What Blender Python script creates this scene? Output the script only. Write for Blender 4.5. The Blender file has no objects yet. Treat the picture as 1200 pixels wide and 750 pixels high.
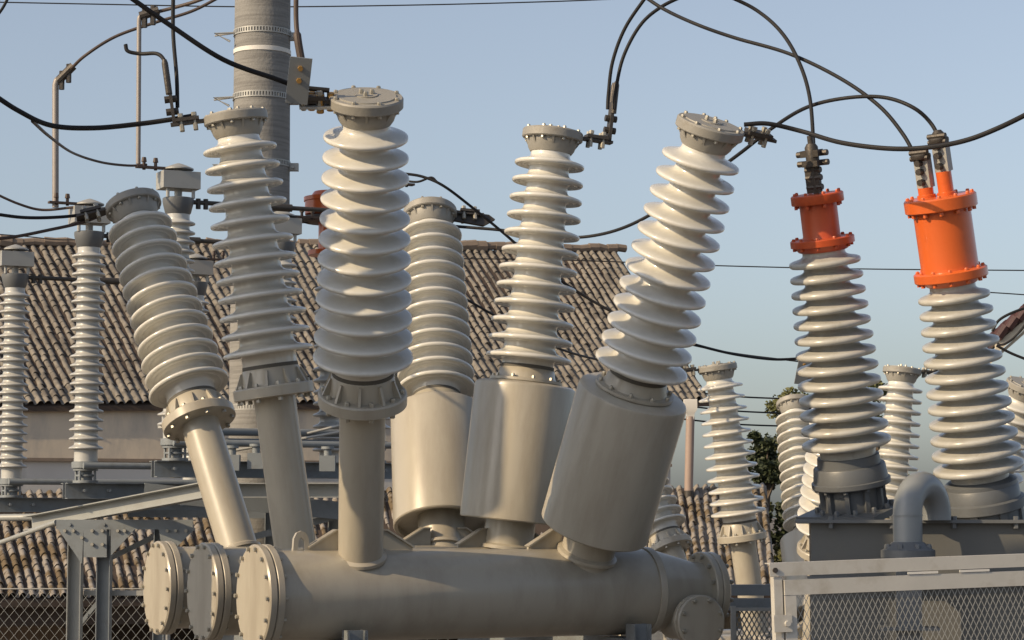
import bpy, bmesh, math, random
from mathutils import Vector, Matrix, Quaternion
random.seed(7)
R = math.radians
S = bpy.context.scene
COL = S.collection
F, PITCH, ZC = 2700.0, 0.085, 2.4
TH = 0.4411                                   # heading of the breaker tanks
AX = Vector((math.cos(TH), math.sin(TH), 0)); PX = Vector((-math.sin(TH), math.cos(TH), 0))
UP = Vector((0, 0, 1))

def at(px, py, Y):
    rx, ry = (px-600)/F, (375-py)/F
    c, s = math.cos(PITCH), math.sin(PITCH)
    t = Y/(c-ry*s)
    return Vector((rx*t, Y, (s+ry*c)*t+ZC))

# ---------------------------------------------------------------- materials
def mat(name, col, rough=.5, metal=0., coat=0., var=.12, scale=6., bump=0., bscale=60., dirt=None, dirt_amt=0., dscale=3., dstretch=(1,1,1), lo=.52, hi=.72, spec=.5, dust=None, dust_amt=.5):
    m = bpy.data.materials.new(name); m.use_nodes = True
    nt = m.node_tree; N = nt.nodes; L = nt.links
    b = N['Principled BSDF']
    b.inputs['Roughness'].default_value = rough; b.inputs['Metallic'].default_value = metal
    b.inputs['Coat Weight'].default_value = coat; b.inputs['Coat Roughness'].default_value = .12
    b.inputs['Specular IOR Level'].default_value = spec
    tc = N.new('ShaderNodeTexCoord')
    n = N.new('ShaderNodeTexNoise'); n.inputs['Scale'].default_value = scale; n.inputs['Detail'].default_value = 6
    L.new(tc.outputs['Object'], n.inputs['Vector'])
    mx = N.new('ShaderNodeMix'); mx.data_type = 'RGBA'
    mx.inputs[6].default_value = [c*(1-var) for c in col]+[1]; mx.inputs[7].default_value = [min(1, c*(1+var)) for c in col]+[1]
    L.new(n.outputs['Fac'], mx.inputs[0])
    out = mx.outputs[2]
    if dirt:
        mp = N.new('ShaderNodeMapping'); mp.inputs['Scale'].default_value = dstretch
        L.new(tc.outputs['Object'], mp.inputs['Vector'])
        d = N.new('ShaderNodeTexNoise'); d.inputs['Scale'].default_value = dscale; d.inputs['Detail'].default_value = 8; d.inputs['Roughness'].default_value = .65
        L.new(mp.outputs[0], d.inputs['Vector'])
        mr = N.new('ShaderNodeMapRange'); mr.inputs[1].default_value = lo; mr.inputs[2].default_value = hi; mr.inputs[4].default_value = dirt_amt
        L.new(d.outputs['Fac'], mr.inputs[0])
        m2 = N.new('ShaderNodeMix'); m2.data_type = 'RGBA'; m2.inputs[7].default_value = list(dirt)+[1]
        L.new(mr.outputs[0], m2.inputs[0]); L.new(out, m2.inputs[6]); out = m2.outputs[2]
    if dust:
        ge = N.new('ShaderNodeNewGeometry'); sx = N.new('ShaderNodeSeparateXYZ'); L.new(ge.outputs['Normal'], sx.inputs[0])
        dr = N.new('ShaderNodeMapRange'); dr.inputs[1].default_value = .25; dr.inputs[2].default_value = .95; dr.inputs[4].default_value = dust_amt
        L.new(sx.outputs['Z'], dr.inputs[0])
        dn_ = N.new('ShaderNodeTexNoise'); dn_.inputs['Scale'].default_value = 7; dn_.inputs['Detail'].default_value = 7; L.new(tc.outputs['Object'], dn_.inputs['Vector'])
        d2 = N.new('ShaderNodeMapRange'); d2.inputs[1].default_value = .35; d2.inputs[2].default_value = .65; L.new(dn_.outputs['Fac'], d2.inputs[0])
        mu = N.new('ShaderNodeMath'); mu.operation = 'MULTIPLY'; L.new(dr.outputs[0], mu.inputs[0]); L.new(d2.outputs[0], mu.inputs[1])
        m3 = N.new('ShaderNodeMix'); m3.data_type = 'RGBA'; m3.inputs[7].default_value = list(dust)+[1]
        L.new(mu.outputs[0], m3.inputs[0]); L.new(out, m3.inputs[6]); out = m3.outputs[2]
    L.new(out, b.inputs['Base Color'])
    rr = N.new('ShaderNodeMapRange'); rr.inputs[3].default_value = max(.02, rough*.8); rr.inputs[4].default_value = min(1, rough*1.25)
    L.new(n.outputs['Fac'], rr.inputs[0]); L.new(rr.outputs[0], b.inputs['Roughness'])
    if bump:
        bn = N.new('ShaderNodeTexNoise'); bn.inputs['Scale'].default_value = bscale; bn.inputs['Detail'].default_value = 4
        L.new(tc.outputs['Object'], bn.inputs['Vector'])
        bp = N.new('ShaderNodeBump'); bp.inputs['Strength'].default_value = bump; bp.inputs['Distance'].default_value = .01
        L.new(bn.outputs['Fac'], bp.inputs['Height']); L.new(bp.outputs[0], b.inputs['Normal'])
    return m

M = {
 'porcelain': mat('cream glazed porcelain', (.59, .58, .54), .2, coat=.3, var=.07, scale=3, dirt=(.42, .395, .34), dirt_amt=.45, dscale=9, dstretch=(1, 1, .35), lo=.52, hi=.72, dust=(.36, .34, .30), dust_amt=.3),
 'porcelain_shaded': mat('shaded grey cream porcelain', (.44, .435, .405), .27, coat=.15, var=.08, scale=3, dirt=(.30, .28, .24), dirt_amt=.6, dscale=8, dstretch=(1, 1, .4), lo=.48, hi=.68, dust=(.30, .28, .25), dust_amt=.4),  # greyer porcelain copy; shading on the transformer bushings is in its colour
 'porcelain_grey': mat('greyish glazed porcelain', (.42, .42, .405), .28, coat=.25, var=.06, scale=3, dirt=(.30, .28, .24), dirt_amt=.5, dscale=5),
 'paint': mat('beige machine paint', (.38, .35, .29), .33, coat=.15, var=.09, scale=2.2, bump=.08, bscale=14, dirt=(.24, .205, .16), dirt_amt=.6, dscale=6, dstretch=(1, 1, .22), lo=.46, hi=.74, dust=(.30, .27, .22), dust_amt=.5),
 'cap': mat('weathered beige cap paint', (.265, .255, .23), .5, var=.15, scale=9, bump=.1, bscale=50, dirt=(.17, .15, .12), dirt_amt=.6, dscale=9),
 'slate': mat('slate grey transformer paint', (.105, .112, .12), .42, var=.1, scale=4, bump=.05, dirt=(.09, .09, .085), dirt_amt=.5, dscale=5),
 'pipe_grey': mat('grey pipe paint', (.20, .215, .225), .33, coat=.1, var=.07, scale=4, dirt=(.15, .15, .14), dirt_amt=.4),
 'orange': mat('orange enamel', (.60, .115, .022), .33, coat=.3, var=.07, scale=5, dirt=(.40, .075, .02), dirt_amt=.5, dscale=6, bump=.03),
 'galv': mat('galvanised steel', (.34, .34, .325), .5, metal=.2, var=.16, scale=14, bump=.05, dirt=(.27, .27, .26), dirt_amt=.5, dscale=7),
 'blue_steel': mat('blue grey steel paint', (.185, .205, .22), .5, var=.18, scale=6, bump=.08, dirt=(.10, .09, .08), dirt_amt=.5, dscale=5),
 'bolt': mat('zinc bolts', (.38, .36, .31), .45, metal=.5, var=.15, scale=30),
 'orange_shaded': mat('shaded red orange enamel', (.47, .075, .018), .4, coat=.1, var=.12, scale=6, dirt=(.27, .05, .02), dirt_amt=.6, dscale=6, bump=.05),  # darker copy of the orange, shade on the slim cap painted in
 'galv_warm': mat('bright weathered zinc', (.49, .475, .44), .5, metal=.1, var=.10, scale=10, bump=.05, dirt=(.30, .27, .22), dirt_amt=.7, dscale=5),
 'steel_pale': mat('pale grey steel', (.27, .28, .275), .5, metal=.1, var=.12, scale=6, bump=.05, dirt=(.22, .21, .19), dirt_amt=.6, dscale=5),
 'tank_grey': mat('grey tank paint', (.10, .102, .10), .45, var=.1, scale=3, bump=.05, dirt=(.12, .115, .10), dirt_amt=.6, dscale=4),
 'cement': mat('dark cement joint', (.10, .095, .085), .8, var=.2, scale=20),
 'brass': mat('brass bolts', (.50, .30, .10), .45, metal=.7, var=.2, scale=30),
 'clamp': mat('dark terminal clamp', (.07, .062, .055), .5, metal=.5, var=.25, scale=20, bump=.2),
 'cable': mat('black cable', (.016, .0155, .017), .6, var=.2, scale=20, spec=.25),
 'cable_brown': mat('brown cable', (.06, .040, .032), .6, var=.2, scale=20),
 'bus': mat('weathered grey bus pipe', (.26, .235, .22), .5, metal=.2, var=.15, scale=12),
 'concrete': mat('weathered concrete', (.225, .22, .21), .85, var=.16, scale=5, bump=.4, bscale=40, dirt=(.12, .115, .11), dirt_amt=.55, dscale=3, dstretch=(.6, .6, 16), lo=.44, hi=.60),
 'tiles': mat('weathered grey roof tiles', (.195, .175, .15), .9, var=.5, scale=9, bump=.5, bscale=14, dirt=(.085, .074, .064), dirt_amt=.8, dscale=2.4, lo=.46, hi=.60),
 'moss': mat('mossy roof tiles', (.235, .21, .185), .9, var=.3, scale=5, bump=.5, bscale=14, dirt=(.105, .072, .035), dirt_amt=.92, dscale=2.0, lo=.47, hi=.55),
 'ridge': mat('brown ridge mortar', (.20, .155, .12), .9, var=.3, scale=4, bump=.5, bscale=10),
 'stucco': mat('stained stucco', (.53, .455, .36), .9, var=.12, scale=1.2, bump=.25, bscale=12, dirt=(.30, .28, .26), dirt_amt=.8, dscale=1.1, dstretch=(1, 1, .35), lo=.44, hi=.62),
 'stucco_pale': mat('pale grey stucco', (.52, .49, .455), .9, var=.12, scale=1.5, bump=.25, bscale=12, dirt=(.22, .20, .18), dirt_amt=.6, dscale=1.3, dstretch=(1, 1, .5)),
 'wood': mat('shade dark boards', (.055, .038, .028), .85, var=.4, scale=3, bump=.3),  # near-black colour carries the deep shade inside the shed
 'pink': mat('faded pink plastic', (.30, .225, .19), .6, var=.1, scale=4),
 'white': mat('off white plastic', (.62, .60, .56), .55, var=.06, scale=4),
 'red_tile': mat('dark red glazed tiles', (.060, .024, .024), .5, var=.3, scale=6, bump=.2),
 'soffit': mat('cream soffit boards', (.52, .46, .36), .75, var=.1, scale=3),
 'gravel': mat('gravel ground', (.13, .115, .10), .95, var=.35, scale=12, bump=.8, bscale=30),
 'bark': mat('bark', (.10, .075, .055), .95, var=.3, scale=9, bump=.5),
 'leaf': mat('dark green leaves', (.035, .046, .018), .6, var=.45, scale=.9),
 'leaf_lit': mat('sunlit olive leaves', (.095, .098, .030), .6, var=.4, scale=.9),  # lighter leaf copy with the sunlight put into its colour
}

# ---------------------------------------------------------------- mesh builder
class MB:
    def __init__(s): s.v = []; s.f = []; s.mi = []
    def add(s, vs, fs, X=None, mi=0):
        o = len(s.v)
        s.v += [(X @ Vector(p) if X else Vector(p)) for p in vs]
        s.f += [[i+o for i in f] for f in fs]; s.mi += [mi]*len(fs)
        return s
    def box(s, a, b, X=None, mi=0):
        (x0, y0, z0), (x1, y1, z1) = a, b
        vs = [(x0,y0,z0),(x1,y0,z0),(x1,y1,z0),(x0,y1,z0),(x0,y0,z1),(x1,y0,z1),(x1,y1,z1),(x0,y1,z1)]
        return s.add(vs, [(0,3,2,1),(4,5,6,7),(0,1,5,4),(1,2,6,5),(2,3,7,6),(3,0,4,7)], X, mi)
    def lathe(s, prof, n=48, X=None, mi=0, caps=True):
        vs = []; fs = []
        for r, z in prof:
            vs += [(r*math.cos(2*math.pi*i/n), r*math.sin(2*math.pi*i/n), z) for i in range(n)]
        for j in range(len(prof)-1):
            for i in range(n):
                k = (i+1) % n
                fs.append((j*n+i, (j+1)*n+i, (j+1)*n+k, j*n+k))
        if caps:
            fs.append(tuple(range(n))); fs.append(tuple(reversed([(len(prof)-1)*n+i for i in range(n)])))
        return s.add(vs, fs, X, mi)
    def cyl(s, a, b, r, n=12, r2=None, mi=0):
        a, b = Vector(a), Vector(b)
        return s.lathe([(r, 0), (r if r2 is None else r2, (b-a).length)], n, frame(a, b-a), mi)
    def tube(s, pts, r, n=8, mi=0):
        pts = [Vector(p) for p in pts]; vs = []; fs = []; ref = None
        for i, p in enumerate(pts):
            t = (pts[min(i+1, len(pts)-1)]-pts[max(i-1, 0)]).normalized()
            if ref is None:
                ref = t.orthogonal().normalized()
            ref = (ref-t*ref.dot(t)).normalized(); q = t.cross(ref)
            rr = r[i] if isinstance(r, (list, tuple)) else r
            vs += [p+rr*(math.cos(2*math.pi*k/n)*ref+math.sin(2*math.pi*k/n)*q) for k in range(n)]
        for j in range(len(pts)-1):
            for i in range(n):
                k = (i+1) % n
                fs.append((j*n+i, j*n+k, (j+1)*n+k, (j+1)*n+i))
        fs.append(tuple(reversed(range(n)))); fs.append(tuple((len(pts)-1)*n+i for i in range(n)))
        return s.add(vs, fs, None, mi)
    def prism(s, poly, d, X=None, mi=0):              # poly in xy, extruded 0..d along z
        n = len(poly)
        vs = [(x, y, 0) for x, y in poly]+[(x, y, d) for x, y in poly]
        fs = [tuple(reversed(range(n))), tuple(range(n, 2*n))]+[(i, (i+1) % n, n+(i+1) % n, n+i) for i in range(n)]
        return s.add(vs, fs, X, mi)
    def bolts(s, n, rad, z, r=.012, h=.02, ph=0., X=None, mi=0):
        for i in range(n):
            a = 2*math.pi*(i+ph)/n
            T = Matrix.Translation((rad*math.cos(a), rad*math.sin(a), z))
            T = X @ T if X else T
            s.lathe([(r, 0), (r, h*.7), (r*.7, h)], 6, T, mi)
        return s
    def mesh(s, name, mats, ang=35):
        me = bpy.data.meshes.new(name)
        me.from_pydata([tuple(p) for p in s.v], [], s.f)
        for m in (mats if isinstance(mats, (list, tuple)) else [mats]): me.materials.append(m)
        me.polygons.foreach_set('material_index', s.mi)
        bm = bmesh.new(); bm.from_mesh(me); bmesh.ops.recalc_face_normals(bm, faces=bm.faces); bm.to_mesh(me); bm.free()
        if ang is not None:
            me.polygons.foreach_set('use_smooth', [True]*len(me.polygons))
            me.set_sharp_from_angle(angle=R(ang))
        me.update()
        return me
    def build(s, name, mats, parent=None, X=None, ang=35, **kw):
        return place(s.mesh(name, mats, ang), name, parent, X, **kw)

def frame(p, d):
    d = Vector(d).normalized()
    return Matrix.Translation(p) @ d.to_track_quat('Z', 'Y').to_matrix().to_4x4()
def basis(p, x, y, z):
    m = Matrix.Identity(4)
    for i in range(3): m[i][0], m[i][1], m[i][2], m[i][3] = x[i], y[i], z[i], p[i]
    return m
def place(me, name, parent=None, X=None, label=None, cat=None, group=None, kind=None):
    o = bpy.data.objects.new(name, me); COL.objects.link(o)
    if parent: o.parent = parent
    if X is not None: o.matrix_local = X
    tag(o, label, cat, group, kind)
    return o
def tag(o, label=None, cat=None, group=None, kind=None):
    for k, v in (('label', label), ('category', cat), ('group', group), ('kind', kind)):
        if v: o[k] = v
def thing(name, label, cat, loc=(0,0,0), rz=0., group=None):
    o = bpy.data.objects.new(name, None); COL.objects.link(o)
    o.empty_display_size = .2; o.location = loc; o.rotation_euler = (0, 0, rz)
    tag(o, label, cat, group)
    return o
KIDS = {}
def copy_tree(o, parent=None):
    c = o.copy(); COL.objects.link(c)
    if parent: c.parent = parent
    for ch in list(o.children): copy_tree(ch, c)
    return c
def smooth_path(pts, per=8):
    pts = [Vector(p) for p in pts]; out = []
    P = [2*pts[0]-pts[1]]+pts+[2*pts[-1]-pts[-2]]
    for i in range(1, len(P)-2):
        p0, p1, p2, p3 = P[i-1:i+3]
        for k in range(per):
            t = k/per
            out.append(.5*((2*p1)+(p2-p0)*t+(2*p0-5*p1+4*p2-p3)*t*t+(3*p1-p0-3*p2+p3)*t**3))
    out.append(pts[-1]); return out

# ---------------------------------------------------------------- world, sun, camera
SUN_AZ, SUN_EL = R(240), R(29)
w = bpy.data.worlds.new('World'); S.world = w; w.use_nodes = True
nt = w.node_tree; bg = nt.nodes['Background']
sky = nt.nodes.new('ShaderNodeTexSky'); sky.sky_type = 'NISHITA'; sky.sun_disc = False
sky.sun_elevation = SUN_EL; sky.sun_rotation = SUN_AZ; sky.air_density = 1.0; sky.dust_density = 2.0; sky.ozone_density = 3.0
hs = nt.nodes.new('ShaderNodeHueSaturation'); hs.inputs['Saturation'].default_value = .62
nt.links.new(sky.outputs[0], hs.inputs['Color']); nt.links.new(hs.outputs[0], bg.inputs[0]); bg.inputs[1].default_value = .145
sl = bpy.data.lights.new('sun', 'SUN'); sl.energy = 4.8; sl.angle = R(.53); sl.color = (1, .77, .48)
so = bpy.data.objects.new('sun', sl); COL.objects.link(so)
SUN = Vector((math.sin(SUN_AZ)*math.cos(SUN_EL), math.cos(SUN_AZ)*math.cos(SUN_EL), math.sin(SUN_EL)))
so.rotation_euler = SUN.to_track_quat('Z', 'Y').to_euler(); so.location = (-20, -15, 30)
cam = bpy.data.cameras.new('camera'); cam.sensor_width = 36; cam.lens = F*36/1200; cam.clip_end = 4000
co = bpy.data.objects.new('camera', cam); COL.objects.link(co); co.location = (0, 0, ZC); co.rotation_euler = (R(90)+PITCH, 0, 0); S.camera = co
S.view_settings.view_transform = 'Standard'; S.view_settings.look = 'None'; S.view_settings.exposure = 0; S.view_settings.gamma = 1
S.render.engine = 'CYCLES'; S.render.resolution_x = 1024; S.render.resolution_y = 640

# ---------------------------------------------------------------- ground
MB().add([(-1500,-300,0),(1500,-300,0),(1500,3000,0),(-1500,3000,0)], [(0,1,2,3)]).build('ground', M['gravel'], kind='structure')

# ---------------------------------------------------------------- porcelain insulator
def insulator_mesh(name, m, z0, z1, n, Rb, Rt, cb, ct, zbot, ztop, thick=.020, seg=72):
    prof = [(cb*1.0, zbot), (cb, z0-.06)]
    pitch = (z1-z0)/(n-1)
    for i in range(n):
        t = i/(n-1); z = z0+(z1-z0)*t; Rr = Rb+(Rt-Rb)*t; c = cb+(ct-cb)*t; w = Rr-c; p = pitch
        # underside from the core outwards (two shallow drip ribs), rim, then the sloping upper face
        prof += [(c, z-.30*p), (c+.05*w, z-.22*p), (c+.14*w, z-.17*p), (c+.40*w, z-.17*p), (c+.46*w, z-.21*p), (c+.52*w, z-.16*p),
                 (c+.70*w, z-.16*p), (c+.76*w, z-.21*p), (c+.84*w, z-.20*p), (Rr-.35*thick, z-thick*1.05), (Rr-.06*thick, z-thick*.8), (Rr, z-thick*.45),
                 (Rr-.10*thick, z-thick*.1), (Rr-.5*thick, z+thick*.12), (c+.70*w, z+.075*p), (c+.42*w, z+.135*p), (c+.2*w, z+.20*p), (c+.07*w, z+.28*p), (c+.01*w, z+.37*p), (c, z+.44*p)]
    prof += [(ct, z1+.08), (ct, ztop)]
    return MB().lathe(prof, seg).mesh(name, m, 50)

TR = .235
ME = {}
ME['bushing'] = insulator_mesh('bushing', M['porcelain'], 1.343, 2.48, 12, .25, .205, .152, .116, 1.20, 2.575, thick=.022)
# top cap : gusset ring, plate, bolts
b = MB()
b.lathe([(.108, 2.535), (.122, 2.54), (.135, 2.56), (.152, 2.615), (.152, 2.625)], 40)
b.lathe([(.172, 2.618), (.178, 2.624), (.178, 2.664), (.172, 2.672), (.145, 2.673), (.143, 2.679)], 48)
for i in range(8):
    a = 2*math.pi*i/8
    X = Matrix.Rotation(a, 4, 'Z')
    b.prism([(.12, 0), (.168, .075), (.12, .075)], .012, X @ basis((0, .006, 2.545), (1,0,0), (0,0,1), (0,-1,0)))
b.bolts(8, .158, 2.668, .011, .018, .5, mi=1); b.bolts(8, .158, 2.604, .011, .016, .5, mi=1)
b.bolts(3, .030, 2.676, .012, .030, .2, mi=1); b.lathe([(.055, 2.676), (.055, 2.684)], 20)
ME['top_cap'] = b.mesh('top_cap', [M['cap'], M['bolt']])
def base_flange():
    b = MB()
    b.lathe([(.215, 1.079), (.224, 1.084), (.224, 1.135), (.217, 1.143), (.172, 1.145), (.166, 1.17), (.160, 1.235), (.155, 1.242)], 56)
    b.lathe([(.1555, 1.240), (.1545, 1.262)], 48, mi=2)
    for i in range(10):
        X = Matrix.Rotation(2*math.pi*(i+.35)/10, 4, 'Z')
        b.prism([(.155, 0), (.208, 0), (.170, .085), (.155, .085)], .014, X @ basis((0, .007, 1.144), (1,0,0), (0,0,1), (0,-1,0)))
    b.bolts(10, .196, 1.141, .014, .022, .85, mi=1); b.bolts(10, .196, 1.058, .014, .022, .85, mi=1)
    return b
ME['base_flange'] = base_flange().mesh('base_flange', [M['paint'], M['bolt'], M['cement']])
b = MB(); b.lathe([(.116, .14), (.116, 1.08)], 48); b.lathe([(.134, .215), (.134, .232), (.117, .245)], 48)
ME['riser_pipe'] = b.mesh('riser_pipe', M['paint'])
b = MB()
b.lathe([(.175, 1.184-.02), (.175, 1.186)], 40)
b.lathe([(.268, .385), (.290, .385), (.296, .392), (.296, 1.150), (.290, 1.168), (.272, 1.180), (.170, 1.184)], 72, caps=False)
b.lathe([(.268, .385), (.268, .42), (.13, .44)], 72, caps=False)
ME['current_transformer_housing'] = b.mesh('current_transformer_housing', M['paint'])
b = MB(); b.lathe([(.145, .12), (.145, .45)], 40); b.lathe([(.165, .222), (.165, .24), (.146, .252)], 40)
ME['riser_stub'] = b.mesh('riser_stub', M['paint'])
ME['upper_flange'] = (lambda bb: bb.mesh('base_flange', [M['paint'], M['bolt'], M['cement']]))(
    MB().lathe([(.205, 1.184), (.212, 1.19), (.212, 1.205), (.176, 1.208), (.168, 1.225), (.160, 1.262), (.155, 1.268)], 48).lathe([(.1555, 1.266), (.1545, 1.288)], 48, mi=2).bolts(10, .192, 1.205, .012, .02, .3, mi=1))

# tank along local x; built along z then turned
TX = Matrix.Translation((0, 0, TR)) @ Matrix.Rotation(R(90), 4, 'Y')        # z -> x
b = MB()
b.lathe([(TR, -1.50), (TR, .64), (TR-.004, .655)], 72, TX)
b.lathe([(TR+.004, .655), (TR+.006, .66), (TR+.006, .695), (TR, .70)], 72, TX)
b.lathe([(TR-.002, .695), (.155, .98), (.155, 1.04)], 56, TX)
ME['tank'] = b.mesh('tank', M['paint'], 30)
b = MB()
b.lathe([(.262, -1.50), (.268, -1.505), (.268, -1.535), (.262, -1.54)], 64, TX)
b.lathe([(.262, -1.543), (.268, -1.548), (.268, -1.578), (.260, -1.586)], 64, TX)
b.bolts(14, .248, -1.602, .011, .018, .5, TX, 1); b.bolts(14, .250, -1.50, .010, .016, .5, TX, 1)
ME['end_cover'] = b.mesh('end_cover', [M['paint'], M['bolt']])
b = MB()
b.lathe([(.206, 1.02), (.212, 1.026), (.212, 1.055), (.206, 1.06)], 56, TX); b.lathe([(.206, 1.063), (.212, 1.068), (.212, 1.10), (.195, 1.115)], 56, TX)
b.bolts(12, .190, 1.00, .013, .022, .5, TX, 1); b.bolts(12, .190, 1.113, .013, .02, .5, TX, 1)
ME['end_flange'] = b.mesh('end_flange', [M['paint'], M['bolt']])
PXT = basis((.865, 0, TR-.16), (1,0,0), (0,0,1), (0,-1,0))
b = MB(); b.lathe([(.105, 0), (.105, .235)], 40, PXT); b.lathe([(.140, .235), (.146, .24), (.146, .262), (.142, .266), (.142, .27), (.146, .273), (.146, .295), (.138, .301)], 48, PXT)
b.bolts(8, .122, .300, .012, .018, .5, PXT, 1)
ME['inspection_port'] = b.mesh('inspection_port', [M['paint'], M['bolt']])
b = MB()
X = basis((-1.33, .012, TR+.225), (1,0,0), (0,0,1), (0,-1,0))
pts = [(-.045, 0), (-.04, .07), (-.025, .10), (0, .11), (.025, .10), (.04, .07), (.045, 0), (.02, 0), (.018, .06), (0, .078), (-.018, .06), (-.02, 0)]
b.prism(pts, .024, X)
ME['lifting_lug'] = b.mesh('lifting_lug', M['paint'])
def gusset(u, sgn, w0=.19, h=.12):
    b = MB(); X = basis((u, .010, TR+.215), (sgn, 0, 0), (0, 0, 1), (0, -1, 0))
    b.prism([(.09, 0), (w0+.10, 0), (w0+.10, .03), (.14, h), (.09, h)], .02, X)
    b.prism([(.09, h), (.14, h), (w0+.10, .03), (w0+.107, .037), (.143, h+.008), (.09, h+.008)], .06, basis((u, .03, TR+.215), (sgn,0,0), (0,0,1), (0,-1,0)))
    return b

BUSH = {(-1,-1): (-.9999, -.1694, -.4481), (-1,1): (.2553, .0854, -.4717), (0,-1): (-1.0115, -.1512, .0144),
        (0,1): (.2205, .0999, -.0441), (1,-1): (-1.0198, -.1758, .4755), (1,1): (.2158, .1436, .4270)}
SP = .8531
O1 = Vector((-.2483, 13.2374, ZC-.4096))
def clamp_mesh(rootX, dirs, style):
    """terminal pad leaving the cap: built in bushing space"""
    b = MB()
    d = (rootX.to_3x3().inverted() @ dirs); d.z = 0; d.normalize()
    y = UP.cross(d)
    X = basis(Vector((0, 0, 2.655)), d, y, UP)
    b.box((.15, -.035, -.010), (.36, .035, .006), X, 0)
    b.box((.20, -.045, .007), (.33, .045, .026), X, 0)
    for q in (.225, .30):
        for yy in (-.028, .028):
            b.lathe([(.013, -.045), (.013, -.012), (.010, -.011), (.010, .03), (.015, .031), (.015, .05)], 6, X @ Matrix.Translation((q, yy, 0)), 1)
    if style == 'lug':
        b.box((.33, -.035, .0), (.348, .035, .24), X, 0)
        for q in (.07, .14): b.lathe([(.020, -.035), (.020, .035)], 8, X @ Matrix.Translation((.34, 0, q)) @ Matrix.Rotation(R(90), 4, 'Y'), 0)
        for yy in (-.025, .025): b.lathe([(.018, .17), (.018, .34), (.012, .36)], 10, X @ Matrix.Translation((.345, yy, 0)), 0)
    if style == 'plate':
        b.box((.28, .046, -.04), (.385, .056, .185), X @ Matrix.Rotation(R(-6), 4, 'Y'), 4)
        b.box((.12, -.055, -.035), (.32, .05, -.022), X, 2)
        P = X @ Matrix.Rotation(R(-6), 4, 'Y')
        for q in (.075, .135): b.lathe([(.013, -.022), (.013, .022)], 6, P @ Matrix.Translation((.332, .048, q)) @ Matrix.Rotation(R(90), 4, 'X'), 3)
        for q in ((.17, -.02), (.22, .02), (.26, -.03)): b.lathe([(.018, -.06), (.018, .03)], 6, X @ Matrix.Translation((q[0], q[1], 0)), 3)
    if style == 'flag':
        b.prism([(.14, -.05), (.36, -.075), (.44, -.02), (.40, .012), (.16, .03)], .02, X @ basis((0,.01,0), (1,0,0), (0,0,1), (0,-1,0)), 0)
    return b.mesh('terminal_clamp', [M['clamp'], M['bolt'], M['galv'], M['brass'], M['pipe_grey']])
STYLE = {(-1,-1): 'plate', (0,-1): 'lug', (1,-1): 'plain', (-1,1): 'plain', (0,1): 'lug', (1,1): 'flag'}
CAPW = {}
def make_pole(k, label, group):
    o = thing('circuit_breaker_pole', label, 'circuit breaker', O1+PX*(k*SP)-UP*TR, TH, group)
    root = Matrix.Translation(o.location) @ Matrix.Rotation(TH, 4, 'Z')
    tank = place(ME['tank'], 'tank', o)
    place(ME['end_cover'], 'end_cover', tank); place(ME['end_flange'], 'end_flange', tank)
    place(ME['inspection_port'], 'inspection_port', tank)
    if k < 0: place(ME['lifting_lug'], 'lifting_lug', tank)
    for s in (-1, 1):
        u, da, db = BUSH[(k, s)]
        X = frame((u, 0, TR), (da, db, 1))
        if s < 0: place(ME['riser_pipe'], 'riser_pipe', o, X)
        else:
            place(ME['current_transformer_housing'], 'current_transformer_housing', o, X); place(ME['riser_stub'], 'riser_pipe', o, X)
        for sg in (-1, 1) if (s > 0 or k < 0) else (): gusset(u, sg).build('gusset', M['paint'], tank)
        bu = place(ME['bushing'], 'bushing', o, X)
        place(ME['top_cap'], 'top_cap', bu)
        if s < 0: place(ME['base_flange'], 'base_flange', bu)
        else:
            fl = ME['upper_flange']
            place(fl, 'base_flange', bu)
        dw = Vector((-1, -.12, 0)) if s < 0 else Vector((1, .25, 0))
        place(clamp_mesh(root @ X, dw, STYLE[(k, s)]), 'terminal_clamp', bu)
        CAPW[(k, s)] = root @ X @ Vector((0, 0, 2.655))
    return o
G1 = 'poles of the near circuit breaker'; G2 = 'poles of the far circuit breaker'
near = [make_pole(-1, 'front pole of the large beige circuit breaker, its long horizontal tank nearest the camera', G1),
        make_pole(0, 'middle pole of the large beige breaker, its round end cover half in shadow', G1),
        make_pole(1, 'rear pole of the large beige breaker, left bushing leaning far to the left', G1)]
O2 = Vector((3.1358, 21.2561, ZC-1.2844))
far_labels = ['front pole of the small far breaker, mostly hidden behind the transformer bushings',
              'middle pole of the small far breaker, white bushing leaning left beside the roof gable',
              'rear pole of the small far breaker, grey bushing left of the slimmer orange cap']
for o, lb in zip(near, far_labels):
    c = copy_tree(o); c.location = o.location+(O2-O1); c['label'] = lb; c['group'] = G2

# stands that carry the tanks
def stand(O, label):
    z0 = O.z-TR
    o = thing('breaker_stand', label, 'steel stand', (O.x, O.y, 0), TH)
    for u in (-1.13, .50):
        for v in (-1, 1):
            y = v*(SP+.26)
            b = MB(); b.box((u-.045, y-.006, 0), (u+.045, y+.006, z0+.07)); b.box((u-.051, y-.05, 0), (u-.045, y+.05, z0+.07)); b.box((u+.045, y-.05, 0), (u+.051, y+.05, z0+.07))
            b.build('leg', M['blue_steel'], o)
        MB().box((u-.06, -SP-.2, z0-.16), (u+.06, SP+.2, z0-.01)).build('cross_beam', M['blue_steel'], o)
    for v in (-1, 1):
        MB().box((-1.07, v*(SP+.12)-.04, z0-.33), (.44, v*(SP+.12)+.04, z0-.2)).build('side_beam', M['blue_steel'], o)
    return o
stand(O1, 'blue grey steel stand under the tanks of the large beige breaker')
stand(O2, 'low blue grey steel stand under the small far breaker')

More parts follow.
